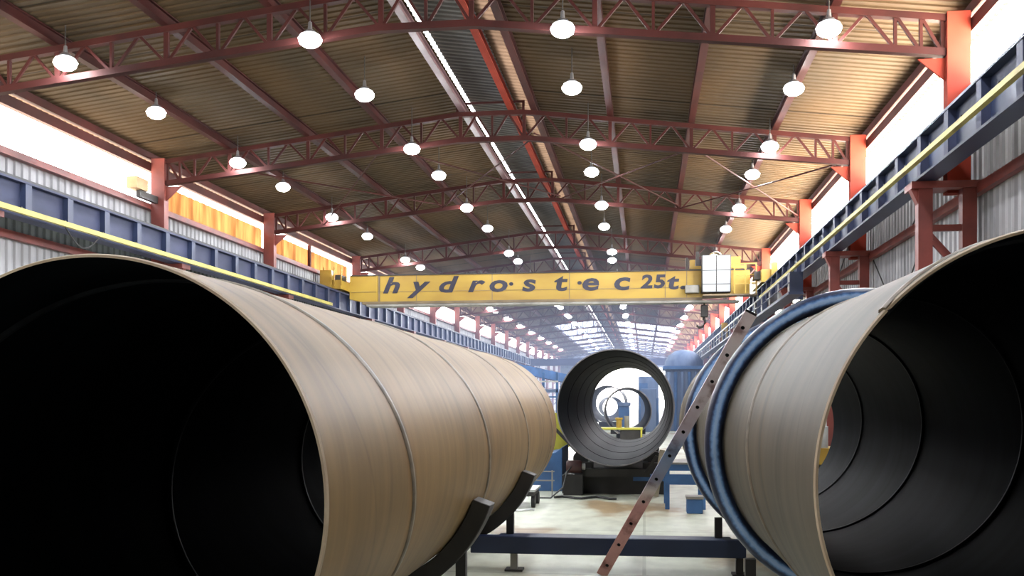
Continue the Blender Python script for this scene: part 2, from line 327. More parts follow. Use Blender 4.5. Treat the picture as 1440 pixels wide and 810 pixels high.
# ------------------------------------------------------------------ roof trusses
def make_truss(y):
    t = thing('roof_truss', '', 'roof truss', (XC, y, 5.4))
    xa, xb = -12.325, 4.825
    def chord(zf, w, h, dz):
        mb = MB(); xs = [xa, XC - .85, XC, XC + .85, xb]
        poly = [(x, zf(x) + dz + h / 2) for x in xs] + [(x, zf(x) + dz - h / 2) for x in reversed(xs)]
        return mb.prism(poly, 'y', y - w / 2, y + w / 2)
    chord(ztop, .14, .11, 0).build('top_chord', M['truss_red'], t)
    chord(zbot, .15, .12, 0).build('bottom_chord', M['truss_red'], t)
    MB().prism([(-4.66, ztop(-4.66)), (-4.60, ztop(-4.66)), (-4.60, 7.33), (-3.0, 7.33), (-3.0, ztop(-3.)), (-2.94, ztop(-3.)), (-2.94, 7.38), (-4.66, 7.38)], 'y', y - .03, y + .03).build('ridge_frame', M['truss_red'], t)
    nodes = [-12.28, -11.95, -11.55, -10.6, -9.55, -8.5, -7.53, -6.57, -5.55, -4.55, -3.75, -2.95, -1.9, -.83, .15, 1.13, 2.1, 3.1, 4.05, 4.45, 4.78]
    purl = (-10.6, -8.5, -6.57, -4.55, -2.95, -.83, 1.13, 3.1)
    for x in nodes:
        w = .085 if x in purl else .05
        MB().bar((x, y, zbot(x)), (x, y, ztop(x)), w, .07).build('vertical_strut', M['truss_red'], t)
    for i in range(len(nodes) - 1):
        a, b_ = nodes[i], nodes[i + 1]
        if b_ - a > .7:
            m_ = (a + b_) / 2
            if i % 2:
                MB().bar((a, y + .02, zbot(a)), (m_, y + .02, ztop(m_)), .045, .05).build('diagonal_strut', M['truss_red'], t)
                MB().bar((m_, y - .02, ztop(m_)), (b_, y - .02, zbot(b_)), .045, .05).build('diagonal_strut', M['truss_red'], t)
            else:
                MB().bar((a, y + .02, zbot(a)), (m_, y + .02, ztop(m_)), .045, .05).build('diagonal_strut', M['truss_red'], t)
                MB().bar((m_, y - .02, ztop(m_)), (b_, y - .02, zbot(b_)), .045, .05).build('diagonal_strut', M['truss_red'], t)
        else:
            MB().bar((a, y, ztop(a)), (b_, y, zbot(b_)), .05, .05).build('diagonal_strut', M['truss_red'], t)
    return t
t0 = make_truss(TR[0])
for i, y in enumerate(TR):
    t = t0 if i == 0 else copy_tree(t0)
    t.location.y = y
    where = ('nearest the camera', 'second from the camera', 'third from the camera', 'last before the yellow crane')[i] if i < 4 else ORD[i - 4] + ' one beyond the yellow crane'
    tag(t, 'red lattice roof truss, ' + where, 'roof truss', 'roof trusses across the hall')

# ------------------------------------------------------------------ roof purlins
PX = [(-10.6, 'first from the window eave over the tan pipe'), (-8.5, 'second from the window eave over the tan pipe'), (-6.57, 'third from the window eave over the tan pipe'),
      (-4.5, 'toned as lit, along the open ridge slot'), (-3.28, 'toned as lit, under the ridge sheet'), (-2.70, 'dark red one just right of the ridge'),
      (-.83, 'first on the slope right of the ridge'), (1.13, 'second on the slope right of the ridge'), (3.1, 'nearest the right-hand window band')]
M['purlin_lit'] = mat('lit_purlin_paint', (.16, .10, .115), (.10, .055, .065), (1, 1, 1), .4)  # paler tone paints in light from the ridge slot
for x, lab in PX:
    mb = MB(); zt = zroof(x) - .015; zb = ztop(x) + .06
    if x == -3.28: zt, zb = 7.32, 7.145
    if x == -4.5: zt, zb = 7.32, 7.145
    w = .075
    poly = [(x - w, zb), (x + w, zb), (x + w, zb + .025), (x + .02, zb + .025), (x + .02, zt - .02), (x + w, zt - .02), (x + w, zt), (x - w, zt), (x - w, zt - .02), (x - .02, zt - .02), (x - .02, zb + .025), (x - w, zb + .025)]
    mb.prism(poly, 'y', Y0 + .1, YE - .1)
    o = mb.build('roof_purlin', M['purlin_lit'] if x == -4.5 else M['red_lit'] if x == -3.28 else M['truss_red'])  # both ridge purlins carry the slot's light in their colour
    tag(o, 'long red steel roof purlin, ' + lab if x != -4.5 else 'long roof purlin, ' + lab, 'purlin', 'roof purlins')

# bracing rods in the roof
def rod(p, q, lab, r=.022):
    o = MB().path([p, q], r, 6).build('bracing_rod', M['truss_red']); tag(o, lab, 'bracing rod', 'roof bracing rods')
yb = (24.5, 32.2)
for i, (xa, xb_, w) in enumerate(((-6.6, -10.6, 'outer left'), (-2.7, -6.6, 'inner left'), (1.1, -2.7, 'inner right'), (4.8, 1.1, 'outer right'))):
    rod((xa, yb[0], zbot(xa) + .05), (xb_, yb[1], zbot(xb_) + .05), 'thin red diagonal rod between second and third truss, %s panel, running towards the left' % w)
    rod((xb_, yb[0], zbot(xb_) + .14), (xa, yb[1], zbot(xa) + .14), 'thin red diagonal rod between second and third truss, %s panel, running towards the right' % w)

for k, (ya, za, yb_, zb, w) in enumerate(((17.6, 4.85, 20.6, 3.42, 'first bay, upper'), (25.0, 4.85, 28.0, 3.42, 'second bay, upper'), (19.6, 3.2, 24.0, .2, 'first bay, lower'), (19.6, .2, 24.0, 3.2, 'first bay, lower crossing'))):
    o = MB().path([(5.27, ya, za), (5.27, yb_, zb)], .016, 6).build('bracing_rod', M['dark']); tag(o, 'thin dark bracing rod on the right wall cladding, ' + w, 'bracing rod', 'wall bracing rods')
# ------------------------------------------------------------------ columns
def make_column(s, y):
    """s=+1 right row, -1 left row"""
    X = lambda x: XC + s * (x - XC)
    t = thing('steel_column', '', 'column', (X(5.01), y, FL))
    def bx(mb, xa, xb, ya, yb_, za, zb): return mb.box(min(X(xa), X(xb)), max(X(xa), X(xb)), ya, yb_, za, zb)
    up = M['red_lit'] if s > 0 else M['red']  # right row takes the red with sunlight painted in
    # H-section post: web and two flanges in one prism
    xa, xb, f = 4.84, 5.18, .03
    poly = [(X(xa), y - .13), (X(xa + f), y - .13), (X(xa + f), y - .015), (X(xb - f), y - .015), (X(xb - f), y - .13), (X(xb), y - .13), (X(xb), y + .13), (X(xb - f), y + .13), (X(xb - f), y + .015), (X(xa + f), y + .015), (X(xa + f), y + .13), (X(xa), y + .13)]
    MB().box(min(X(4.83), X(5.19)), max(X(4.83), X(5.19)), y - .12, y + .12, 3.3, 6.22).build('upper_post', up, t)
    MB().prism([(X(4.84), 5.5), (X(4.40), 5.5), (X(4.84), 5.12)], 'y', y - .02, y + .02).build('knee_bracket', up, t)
    bx(MB(), 5.0, 5.22, y - .32, y - .12, FL, 3.34).build('outer_leg', M['red'], t)
    bx(MB(), 4.33, 4.55, y - .32, y - .12, FL, 3.34).build('inner_leg', M['red'], t)
    bx(MB(), 4.22, 5.28, y - .36, y + .10, 3.34, 3.45).build('cap_plate', M['red'], t)
    MB().prism([(X(4.33), 3.34), (X(4.22), 3.34), (X(4.33), 3.1)], 'y', y - .3, y - .14).build('corner_gusset', M['red'], t)
    z = 2.72
    for k in range(3):
        bx(MB(), 4.55, 5.0, y - .26, y - .18, z - .05, z + .05).build('cross_bar', M['red'], t)
        MB().bar((X(4.55), y - .2, z - .1), (X(5.0), y - .2, z - .62), .05, .06).build('diagonal_brace', M['red'], t)
        MB().bar((X(4.55), y - .26, z - .22), (X(5.0), y - .26, z - .74), .05, .06).build('diagonal_brace', M['red'], t)
        z -= 1.45
    bx(MB(), 4.2, 5.34, y - .42, y - .02, FL, FL + .04).build('base_plate', M['red'], t)
    return t
for s, nm in ((1, 'right'), (-1, 'left')):
    c0 = make_column(s, TR[0])
    for i, y in enumerate(TR):
        c = c0 if i == 0 else copy_tree(c0)
        c.location.y = y
        tag(c, ('sunlit-toned red' if s > 0 else 'dark red') + ' steel column of the %s wall, %s' % (nm, 'under the truss nearest the camera' if i == 0 else ORD[i] + ' from the camera'), 'column', 'columns of the %s wall' % nm)

# ------------------------------------------------------------------ crane runway girders
def make_runway(s, label):
    X = lambda x: XC + s * (x - XC); xc = X(4.45)
    t = thing('runway_girder', label, 'girder', (xc, 0, 3.46))
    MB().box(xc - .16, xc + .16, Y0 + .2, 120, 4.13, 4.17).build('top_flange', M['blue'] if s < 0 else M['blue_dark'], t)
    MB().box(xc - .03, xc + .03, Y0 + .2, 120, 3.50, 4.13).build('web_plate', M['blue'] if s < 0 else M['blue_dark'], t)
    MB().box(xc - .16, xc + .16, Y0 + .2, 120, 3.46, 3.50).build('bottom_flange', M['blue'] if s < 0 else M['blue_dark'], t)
    MB().box(xc - .05, xc + .05, Y0 + .2, 120, 4.17, 4.25).build('crane_rail', M['dark'], t)
    st = None
    for k in range(76):
        y = 6.5 + 1.42 * k
        if st is None:
            x0, x1 = (xc - .15, xc - .03) if s > 0 else (xc + .03, xc + .15)
            st = MB().box(x0, x1, y - .10, y + .10, 3.50, 4.13).build('stiffener', M['blue_dark'] if s < 0 else M['blue'], t)
        else:
            c = st.copy(); C.objects.link(c); c.parent = t; c.location.y = 1.42 * k
    return t
make_runway(-1, 'blue crane runway girder along the left wall above the tan pipe')
make_runway(1, 'dark blue crane runway girder along the right wall above the red column frames')
def conductor(x, z, side, ya, yb_, xin):
    t = thing('conductor_rail', 'yellow conductor bar fixed along the %s runway girder' % side, 'conductor rail', (x, 0, z))
    MB().box(x - .04, x + .04, ya, yb_, z, z + (.10 if side == 'left' else .075)).build('conductor_bar', M['yellow_rail'], t)
    y = ya + .8; k = 0; first = None
    while y < min(yb_, 75):
        if first is None:
            first = MB().box(min(x, xin), max(x, xin), y - .025, y + .025, z + .10, z + .135).build('hanger_bracket', M['dark'], t)
        else:
            c = first.copy(); C.objects.link(c); c.parent = t; c.location.y = y - ya - .8
        y += 1.42
    return t
conductor(-11.58, 3.46, 'left', 8, 36, -11.80)
conductor(4.16, 3.62, 'right', 6, 37, 4.30)
# dangling cable loops of the conductor on the left
o = MB().path([(-11.6, 18.9 + .12 * math.sin(i * .8), 3.46 - .02 - .30 * math.sin(PI * i / 14)) if False else (-11.56, 18.7 + i * .09, 3.44 - .32 * math.sin(PI * i / 14)) for i in range(15)], .016, 6).build('hanging_cable', M['hose'])
tag(o, 'black cable looped under the yellow conductor bar by the left wall', 'cable')

# walkway with handrail beyond the crane on the right
t = thing('crane_walkway', 'blue walkway with pale handrail beside the right runway girder', 'walkway', (3.95, 24, 2.7))
MB().box(3.70, 4.08, 26.5, 100, 2.69, 2.76).build('walkway_deck', M['blue_dark'], t)
MB().box(3.70, 3.74, 26.5, 100, 3.22, 3.26).build('handrail', M['silver'], t)
MB().box(3.705, 3.735, 26.5, 100, 2.98, 3.0).build('mid_rail', M['blue'], t)
for k in range(9): MB().box(3.95, 4.30, 28 + 8 * k, 28.08 + 8 * k, 2.70, 3.46).build('deck_hanger', M['blue_dark'], t)
p0 = None
for k in range(30):
    if p0 is None: p0 = MB().box(3.70, 3.74, 26.6, 26.64, 2.76, 3.22).build('handrail_post', M['silver'], t)
    else:
        c = p0.copy(); C.objects.link(c); c.parent = t; c.location.y = 2.0 * k
# three short fluorescent lamps under the girder
fl = None
for k, (y, w) in enumerate(((32.6, 'nearest'), (34.7, 'middle'), (36.9, 'farthest'))):
    if fl is None:
        fl = thing('wall_lamp', '', 'lamp', (4.8, y, 3.12))
        MB().prism([(4.70, 3.16), (5.22, 3.16), (5.22, 3.24), (4.92, 3.2), (4.70, 3.2)], 'y', y - .45, y + .45).build('lamp_tray', M['grey'], fl)
        MB().path([(4.8, y - .42, 3.115), (4.8, y + .42, 3.115)], .045, 8).build('lamp_tube', emis('tube_glow', (1, .97, .9), 25), fl)
        o = fl
    else:
        o = copy_tree(fl); o.location.y = y
    tag(o, 'small tube lamp under the right runway girder, %s of three' % w, 'lamp', 'tube lamps beside the blue walkway')

# small box on the left column
t = thing('junction_box', 'small tan box fixed beside the red column in the left window', 'junction box', (-12.6, 23.4, 4.95))
MB().box(-12.72, -12.44, 23.2, 23.75, 5.22, 5.50).build('box_body', mat('tan_box', (.45, .30, .15), None, (3, 3, 3), .6), t)
MB().box(-12.60, -12.50, 23.45, 24.38, 5.04, 5.22).build('box_bracket', M['dark'], t)

# ------------------------------------------------------------------ high-bay lamps
def make_lamp(x, y, z):
    t = thing('high_bay_lamp', '', 'lamp', (x, y, z))
    MB().path([(x, y, z + .30), (x, y, zroof(x) - .02)], .012, 6).build('hanger_rod', M['dark'], t)
    MB().lathe([(.015, .30), (.03, .29), (.04, .17), (.09, .14), (.115, .10), (.0, .10)], (x, y, z), 16).build('lamp_housing', M['lamp_body'], t)
    mb = MB(); mb.cur = 1; mb.lathe([(.11, .10), (.175, .065), (.205, .0)], (x, y, z), 14)
    mb.cur = 0; mb.lathe([(.205, .0), (.18, -.075), (.11, -.125), (0.0, -.145)], (x, y, z), 14)
    mb.build('lamp_lens', [M['lamp'], M['lamp_rim']], t)
    return t
LROWS = [(-10.25, 'over the left wall', 6.0), (-5.72, 'left of the ridge', 6.20), (-1.35, 'right of the ridge', 6.17), (2.95, 'beside the right window band', 5.97)]
LY = []
for a, b_ in zip(TR[:-1], TR[1:]): LY += [a, (a + b_) / 2]
LY = [y for y in LY if y < 128]
l0 = None
for x, row, z in LROWS:
    for i, y in enumerate(LY):
        if l0 is None: l0 = make_lamp(x, y - .32, z); o = l0; ox = x
        else:
            o = copy_tree(l0); dz = .20 if i % 2 else 0
            o.location = (x - ((.24 if x < -9 else .12 if x < 0 else 0) if i % 2 else 0), y - .32, z + dz + H)
            for ch in o.children:
                if ch.name.startswith('hanger_rod'):
                    ch.scale.z = 1
        # mid-bay lamps hang a little higher
        tag(o, 'lit white high-bay lamp %s, %s from the camera in its row' % (row, ORD[i]), 'lamp', 'high-bay lamps')
        if y > 78: o['label'] = 'lit high-bay lamp %s, far off, %s in its row' % (row, ORD[i])
for x, row, z in LROWS:  # out-of-view lamps continuing the rows, added to brighten the foreground
    for k, y in enumerate((5.3, 9.2, 13.05)):
        o = copy_tree(l0); o.location = (x, y, z + H)
        tag(o, 'added unseen high-bay lamp %s, overhead %s the nearest truss' % (row, ('far before', 'well before', 'just before')[k]), 'lamp', 'high-bay lamps')
# rods of the copies reach the sheet above each lamp
for o in list(C.objects):
    if o.name.startswith('hanger_rod') and o.parent and o.parent.name.startswith('high_bay_lamp') and o.parent is not l0:
        x = o.parent.location.x; z = o.parent.location.z - H
        ln0 = zroof(LROWS[0][0]) - .02 - LROWS[0][2] - .30; ln = zroof(x) - .02 - z - .30
        o.scale.z = ln / ln0; o.location.z = .30 - .30 * ln / ln0

# ------------------------------------------------------------------ big pipes
def make_pipe(name, label, loc, length, R, mo, mi, pitch=2.55, phase=0, rotz=0., th=.016, seam=True, n=160, group=None, rim='rim', seam_in='seam_in', bead=.029):
    t = thing(name, label, 'pipe', loc, group, (0, 0, rotz))
    mb = MB()
    mb.cur = 0; mb.lathe([(R, .012), (R, length - .012)], (0, 0, 0), n, 'y')
    mb.cur = 2; mb.lathe([(R, .012), (R - .006, 0), (R - th, 0)], (0, 0, 0), n, 'y', False)
    mb.lathe([(R, length - .012), (R - .006, length), (R - th, length)], (0, 0, 0), n, 'y', False)
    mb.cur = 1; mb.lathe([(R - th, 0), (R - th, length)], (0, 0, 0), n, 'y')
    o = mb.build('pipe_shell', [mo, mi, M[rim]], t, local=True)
    if seam:
        for nm, rr, mm, fl_ in (('outer_weld_seam', R + .001, M['seam'], .35), ('inner_weld_seam', R - th - .001, M[seam_in], .45)):
            pts = []
            # seam: y = phase - ang/(2pi)*pitch
            a0 = (phase - .02) / pitch * 2 * PI; a1 = (phase - length + .02) / pitch * 2 * PI
            k = int(abs(a1 - a0) / (2 * PI) * 90)
            for i in range(k + 1):
                a = a0 + (a1 - a0) * i / k
                pts.append((rr * math.cos(a), phase - a / (2 * PI) * pitch, rr * math.sin(a)))
            MB().path(pts, bead, 6, flat=fl_, ref=lambda p: (p[0], 0, p[2])).build(nm, mm, t, local=True)
    return t
# local +y runs along the pipe axis away from the camera
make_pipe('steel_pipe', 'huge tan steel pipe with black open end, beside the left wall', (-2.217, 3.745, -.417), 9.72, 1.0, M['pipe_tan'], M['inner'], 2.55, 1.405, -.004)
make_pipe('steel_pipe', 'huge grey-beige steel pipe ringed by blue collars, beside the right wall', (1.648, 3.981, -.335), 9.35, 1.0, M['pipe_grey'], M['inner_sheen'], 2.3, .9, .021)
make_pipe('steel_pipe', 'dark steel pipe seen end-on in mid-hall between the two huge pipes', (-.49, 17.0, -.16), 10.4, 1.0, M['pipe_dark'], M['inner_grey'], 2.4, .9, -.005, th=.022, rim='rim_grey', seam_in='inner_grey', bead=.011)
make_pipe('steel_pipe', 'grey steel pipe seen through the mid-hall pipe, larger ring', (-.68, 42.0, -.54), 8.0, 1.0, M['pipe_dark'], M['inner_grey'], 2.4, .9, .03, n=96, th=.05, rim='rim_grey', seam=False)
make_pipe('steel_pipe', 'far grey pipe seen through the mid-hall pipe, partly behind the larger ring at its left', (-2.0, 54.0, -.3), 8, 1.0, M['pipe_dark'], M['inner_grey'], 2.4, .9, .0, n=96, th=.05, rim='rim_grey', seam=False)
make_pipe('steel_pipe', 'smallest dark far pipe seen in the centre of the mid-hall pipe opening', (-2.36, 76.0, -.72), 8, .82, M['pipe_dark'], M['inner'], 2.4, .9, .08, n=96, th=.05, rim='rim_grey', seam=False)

# ------------------------------------------------------------------ pipe stands and ring collars
def arc_band(c, r0, r1, y0, y1, a0, a1, n=56):
    mb = MB(); v = []
    for i in range(n + 1):
        a = a0 + (a1 - a0) * i / n; ca, sa = math.cos(a), math.sin(a)
        v += [(c[0] + r0 * ca, y0, c[1] + r0 * sa), (c[0] + r1 * ca, y0, c[1] + r1 * sa), (c[0] + r1 * ca, y1, c[1] + r1 * sa), (c[0] + r0 * ca, y1, c[1] + r0 * sa)]
    f = [(0, 1, 2, 3), tuple(4 * n + k for k in (3, 2, 1, 0))]
    for i in range(n):
        for k in range(4): f.append((4 * i + k, 4 * i + (k + 1) % 4, 4 * i + 4 + (k + 1) % 4, 4 * i + 4 + k))
    return mb.add(v, f, True)
def post(mb, x, y, z1, w=.075): return mb.box(x - w / 2, x + w / 2, y - w / 2, y + w / 2, FL + .02, z1)
def stand(label, cx, cz, y, dx, ring=None, a0=-19, w=.24, mpost='dark', zb=None):
    t = thing('pipe_stand', label, 'pipe stand', (cx, y, FL), 'stands under the huge pipes')
    if ring is None:
        arc_band((cx, cz), 1.006, 1.145, y - w / 2, y + w / 2, rad(a0), rad(-180 - a0)).build('cradle', M['cradle'], t, bevel=.006)
    ro = 1.145 if ring is None else 1.15
    for sx in (-1, 1):
        zt = cz - math.sqrt(ro ** 2 - dx ** 2) + (.05 if ring is None else -.02)
        if zb is not None and (sx > 0) == (cx < 0):
            MB().box(cx + sx * dx - .037, cx + sx * dx + .037, y - .037, y + .037, zb, zt).build('post', M[mpost], t); continue
        post(MB(), cx + sx * dx, y, zt).build('post', M[mpost], t)
        MB().box(cx + sx * dx - .13, cx + sx * dx + .13, y - .12, y + .12, FL, FL + .02).build('foot_plate', M[mpost], t)
    if zb is not None: return t
    zc = -1.62
    MB().box(cx - dx + .037, cx + dx - .037, y - .03, y + .03, zc - .05, zc + .05).build('tie_bar', M[mpost], t)
    return t
stand('dark cradle stand under the tan pipe, front one', -2.202, -.417, 7.34, .845)
stand('dark cradle stand under the tan pipe, rear one', -2.19, -.417, 10.22, .815, zb=-1.40, w=.22)
def axR(y): return 1.648 - .021 * (y - 3.981)
stand('dark post stand under the front blue collar of the grey-beige pipe', axR(7.5), -.335, 7.5, .80, ring=1)
stand('dark post stand under the rear blue collar of the grey-beige pipe', axR(10.15), -.335, 10.2, .78, ring=1, zb=-1.40)
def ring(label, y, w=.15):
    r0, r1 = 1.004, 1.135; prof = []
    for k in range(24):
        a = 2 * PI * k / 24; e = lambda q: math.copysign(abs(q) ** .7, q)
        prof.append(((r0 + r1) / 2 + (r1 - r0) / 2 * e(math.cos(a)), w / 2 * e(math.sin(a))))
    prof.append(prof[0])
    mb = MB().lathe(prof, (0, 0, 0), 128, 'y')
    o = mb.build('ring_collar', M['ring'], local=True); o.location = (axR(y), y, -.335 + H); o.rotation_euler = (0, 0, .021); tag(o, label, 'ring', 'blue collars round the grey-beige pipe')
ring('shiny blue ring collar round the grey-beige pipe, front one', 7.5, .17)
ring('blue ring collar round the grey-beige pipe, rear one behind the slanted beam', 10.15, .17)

# dark blue cross beam between the stands
t = thing('cross_beam', 'dark navy horizontal steel beam low between the two huge pipes', 'beam', (-.35, 10.02, -1.575))
MB().box(-1.75, .99, 9.96, 10.085, -1.57, -1.395).build('beam_body', M['blue_dark'], t, bevel=.008)
MB().box(-1.48, .86, 10.09, 10.27, -1.44, -1.402).build('shelf_plate', M['blue_dark'], t)
# upright bottom flange edge of it
t = thing('beam_leg', 'short grey leg under the navy cross beam beside the tan pipe', 'support', (-1.31, 10.2, FL))
MB().box(-1.345, -1.275, 9.99, 10.06, FL + .02, -1.575).build('leg', M['grey'], t)
MB().box(-1.40, -1.22, 9.96, 10.14, FL, FL + .02).build('foot_plate', M['dark'], t)
t.name = 'support_prop'
t = thing('support_prop', 'short dark leg under the navy cross beam beside the blue collar', 'support', (.93, 10.2, FL))
MB().box(.895, .965, 9.99, 10.06, FL + .02, -1.575).build('leg', M['dark'], t)
MB().box(.86, 1.0, 9.96, 10.14, FL, FL + .02).build('foot_plate', M['dark'], t)

# leaning perforated bar
def perforated():
    p = Vector((-.42, 9.86, FL + .0)); q = Vector((.876, 8.45, .70))
    d = (q - p).normalized(); side = d.cross(Vector((0, 1, 0))).normalized(); nrm = side.cross(d).normalized()
    if nrm.y > 0: nrm = -nrm
    Ln = (q - p).length; w = .105; k = 11; seg = Ln / k; v = []; f = []; vi = {}; f_dark = []
    def V(a, b_, c=0.):
        key = (round(a, 4), round(b_, 4), round(c, 4))
        if key not in vi: vi[key] = len(v); v.append(p + d * a + side * b_ + nrm * c)
        return vi[key]
    hr = .018; nh = 12
    for dep in (0., -.012):
        for i in range(k):
            a0, a1, ac = i * seg, (i + 1) * seg, (i + .5) * seg
            outer = [V(a0, -w / 2, dep), V(ac, -w / 2, dep), V(a1, -w / 2, dep), V(a1, 0, dep), V(a1, w / 2, dep), V(ac, w / 2, dep), V(a0, w / 2, dep), V(a0, 0, dep)]
            angs = [math.atan2(-1, -1), -PI / 2, math.atan2(-1, 1), 0, math.atan2(1, 1), PI / 2, math.atan2(1, -1), PI]
            inner = [V(ac + hr * math.cos(a), hr * math.sin(a), dep) for a in angs]
            for j in range(8): f.append((outer[j], outer[(j + 1) % 8], inner[(j + 1) % 8], inner[j]))
    for i in range(k):
        ac = (i + .5) * seg; angs = [math.atan2(-1, -1), -PI / 2, math.atan2(-1, 1), 0, math.atan2(1, 1), PI / 2, math.atan2(1, -1), PI]
        for j in range(8):
            a, b_ = angs[j], angs[(j + 1) % 8]
            f.append((V(ac + hr * math.cos(a), hr * math.sin(a), 0.), V(ac + hr * math.cos(b_), hr * math.sin(b_), 0.), V(ac + hr * math.cos(b_), hr * math.sin(b_), -.012), V(ac + hr * math.cos(a), hr * math.sin(a), -.012)))
        f_dark.append((len(f) - 8, len(f)))
        for sg in (-1, 1):
            x0, x1, xm = i * seg, (i + 1) * seg, ac
            for u0, u1 in ((x0, xm), (xm, x1)):
                # side flange of the channel
                f.append((V(u0, sg * w / 2, 0.), V(u1, sg * w / 2, 0.), V(u1, sg * w / 2, -.055), V(u0, sg * w / 2, -.055)))
    e_ = [V(0, -w / 2, -.055), V(Ln, -w / 2, -.055), V(Ln, w / 2, -.055), V(0, w / 2, -.055)]
    f.append(tuple(e_)); f_dark.append((len(f) - 1, len(f)))
    return p, v, f, f_dark
p, v, f, fd = perforated()
mb = MB(); mb.add(v, f)
for a_, b_ in fd:
    for q_ in range(a_, b_): mb.mi[q_] = 1
for q_ in range(88, 176): mb.mi[q_] = 1  # hole walls and bar inside blackened to paint in their shade
o = mb.build('perforated_bar', [M['beam'], M['black']])
tag(o, 'worn pink and white perforated steel bar leaning against the grey-beige pipe', 'steel bar')

# ------------------------------------------------------------------ overhead crane
YC = 38.84
cr = thing('overhead_crane', 'yellow overhead travelling crane with large dark lettering spanning the hall', 'crane', (-4, YC, 3.68))
g = MB().prism([(-11.75, 3.98), (-11.2, 3.86), (2.15, 3.86), (4.0, 3.95), (4.0, 4.90), (-11.75, 4.90)], 'y', YC, YC + .6).build('main_girder', M['yellow'], cr)
MB().box(-11.72, 4.0, YC - .04, YC + .64, 4.90, 4.94).build('top_plate', M['dark'], g)
MB().box(-11.2, 2.2, YC - .12, YC + .62, 3.76, 3.86).build('bottom_flange', M['brown_steel'], g)
MB().box(-11.0, 3.6, YC - .22, YC + .5, 3.66, 3.74).build('lower_rail', M['grey'], g)
for x in (-10.62, -10.52): MB().box(x - .03, x + .03, YC - .05, YC, 3.86, 4.90).build('girder_joint', M['brown_steel'] if x > -10.6 else M['yellow'], g)
for x in (-9.0, -5.95, -2.9, .8, 1.62):
    MB().box(x - .012, x + .012, YC - .012, YC, 3.88, 4.90).build('seam_strip', M['brown_steel'], g)
MB().box(-11.7, 1.6, YC - .014, YC, 4.25, 4.265).build('seam_strip', M['brown_steel'], g)
# lettering
def letter(ch, x, z, size, shear, sx=1.2):
    cu = bpy.data.curves.new('lettering', 'FONT'); cu.body = ch; cu.size = size; cu.extrude = .006; cu.offset = .026; cu.shear = shear; cu.align_x = 'CENTER'; cu.resolution_u = 3
    o = bpy.data.objects.new('tmp', cu); C.objects.link(o)
    bpy.context.view_layer.update()
    dg = bpy.context.evaluated_depsgraph_get(); me = bpy.data.meshes.new_from_object(o.evaluated_get(dg))
    bpy.data.objects.remove(o); bpy.data.curves.remove(cu)
    me.materials.clear(); me.materials.append(M['letter'])
    for vv in me.vertices:
        a, b_, c_ = vv.co; vv.co = Vector((x + a * sx, YC - .012 - c_, z + b_ + H)) - world_loc(g)
    L_ = bpy.data.objects.new('letter', me); C.objects.link(L_); L_.parent = g
    return L_
LX = [(-10.07, 'h', .80), (-8.96, 'y', .80), (-7.84, 'd', .80), (-6.69, 'r', .82), (-5.73, 'o', .82), (-4.51, 's', .84), (-3.28, 't', .84), (-2.11, 'e', .86), (-.90, 'c', .88), (.08, '2', .64), (.57, '5', .64), (1.06, 't', .72), (1.47, '.', .7)]
for i, (x, ch, sz) in enumerate(LX):
    letter(ch, x, 4.22 if ch not in '25' else 4.27, sz * 1.1, .28 if i < 4 else .12, 1.5 if ch not in '25' else 1.25)
for x in (-5.19, -2.50):
    q = letter('.', x, 4.46, .75, 0, 1.2)
# left end carriage, buffers
e = MB().box(-12.1, -11.75, YC - 1.2, YC + 2.2, 4.28, 4.62).build('end_carriage', M['yellow'], cr)
MB().box(-12.55, -12.1, YC - 1.3, YC - .9, 4.2, 5.0).build('buffer_plate', M['yellow'], e)
MB().box(-12.4, -12.2, YC - 1.0, YC - .2, 4.32, 4.72).build('drive_motor', M['dark'], e)
MB().box(-12.05, -11.80, YC - .95, YC - .3, 4.62, 4.85).build('drive_gearbox', M['dark'], e)
for y in (YC - .7, YC + 1.6): MB().lathe([(.0, -.05), (.15, -.05), (.15, .05), (0, .05)], (-11.95, y, 4.405), 20, 'x').build('wheel', M['dark'], e)
for x in (-12.42, -12.0, -11.72): MB().box(x - .02, x + .02, YC - 1.25, YC - 1.21, 4.4, 5.12).build('railing_post', M['yellow'], cr)
# right end carriage, ladder rails, walkway
e = MB().box(4.28, 4.62, YC - 1.3, YC + 2.2, 4.28, 4.75).build('end_carriage', M['yellow'], cr)
MB().box(4.62, 4.86, YC - 1.4, YC - .9, 4.1, 5.0).build('buffer_plate', M['yellow'], e)
for y in (YC - .8, YC + 1.6): MB().lathe([(.0, -.05), (.15, -.05), (.15, .05), (0, .05)], (4.45, y, 4.405), 20, 'x').build('wheel', M['dark'], e)
MB().box(4.05, 4.35, YC - 1.0, YC - .4, 4.42, 4.72).build('drive_motor', M['dark'], e)
wk = MB().box(2.2, 4.2, YC - .75, YC - .05, 3.86, 3.92).build('service_platform', M['brown_steel'], cr)
for x in (3.35, 3.75, 4.15): MB().box(x - .02, x + .02, YC - .78, YC - .74, 3.92, 5.05).build('railing_post', M['yellow'], wk)
for z in (5.02, 4.6, 4.28): MB().box(3.33, 4.17, YC - .785, YC - .745, z, z + .04).build('railing_bar', M['yellow'], wk)
# electrical cabinets on the platform
cab = MB().box(2.16, 3.24, YC - .55, YC - .1, 4.0, 5.42).build('electric_cabinet', M['dark'], cr, bevel=.01)
for xa, xb_ in ((2.19, 2.68), (2.72, 3.21)):
    for za, zb in ((4.03, 4.30), (4.33, 4.82), (4.85, 5.39)):
        dd = MB().box(xa, xb_, YC - .565, YC - .55, za, zb).build('cabinet_door', M['cabinet'], cab)
        MB().box(xb_ - .06, xb_ - .04, YC - .58, YC - .565, (za + zb) / 2 - .05, (za + zb) / 2 + .05).build('handle', M['dark'], dd) if False else None
MB().box(1.55, 2.08, YC - .3, YC - .01, 4.02, 4.32).build('resistor_box', M['grey'], cr, bevel=.02)
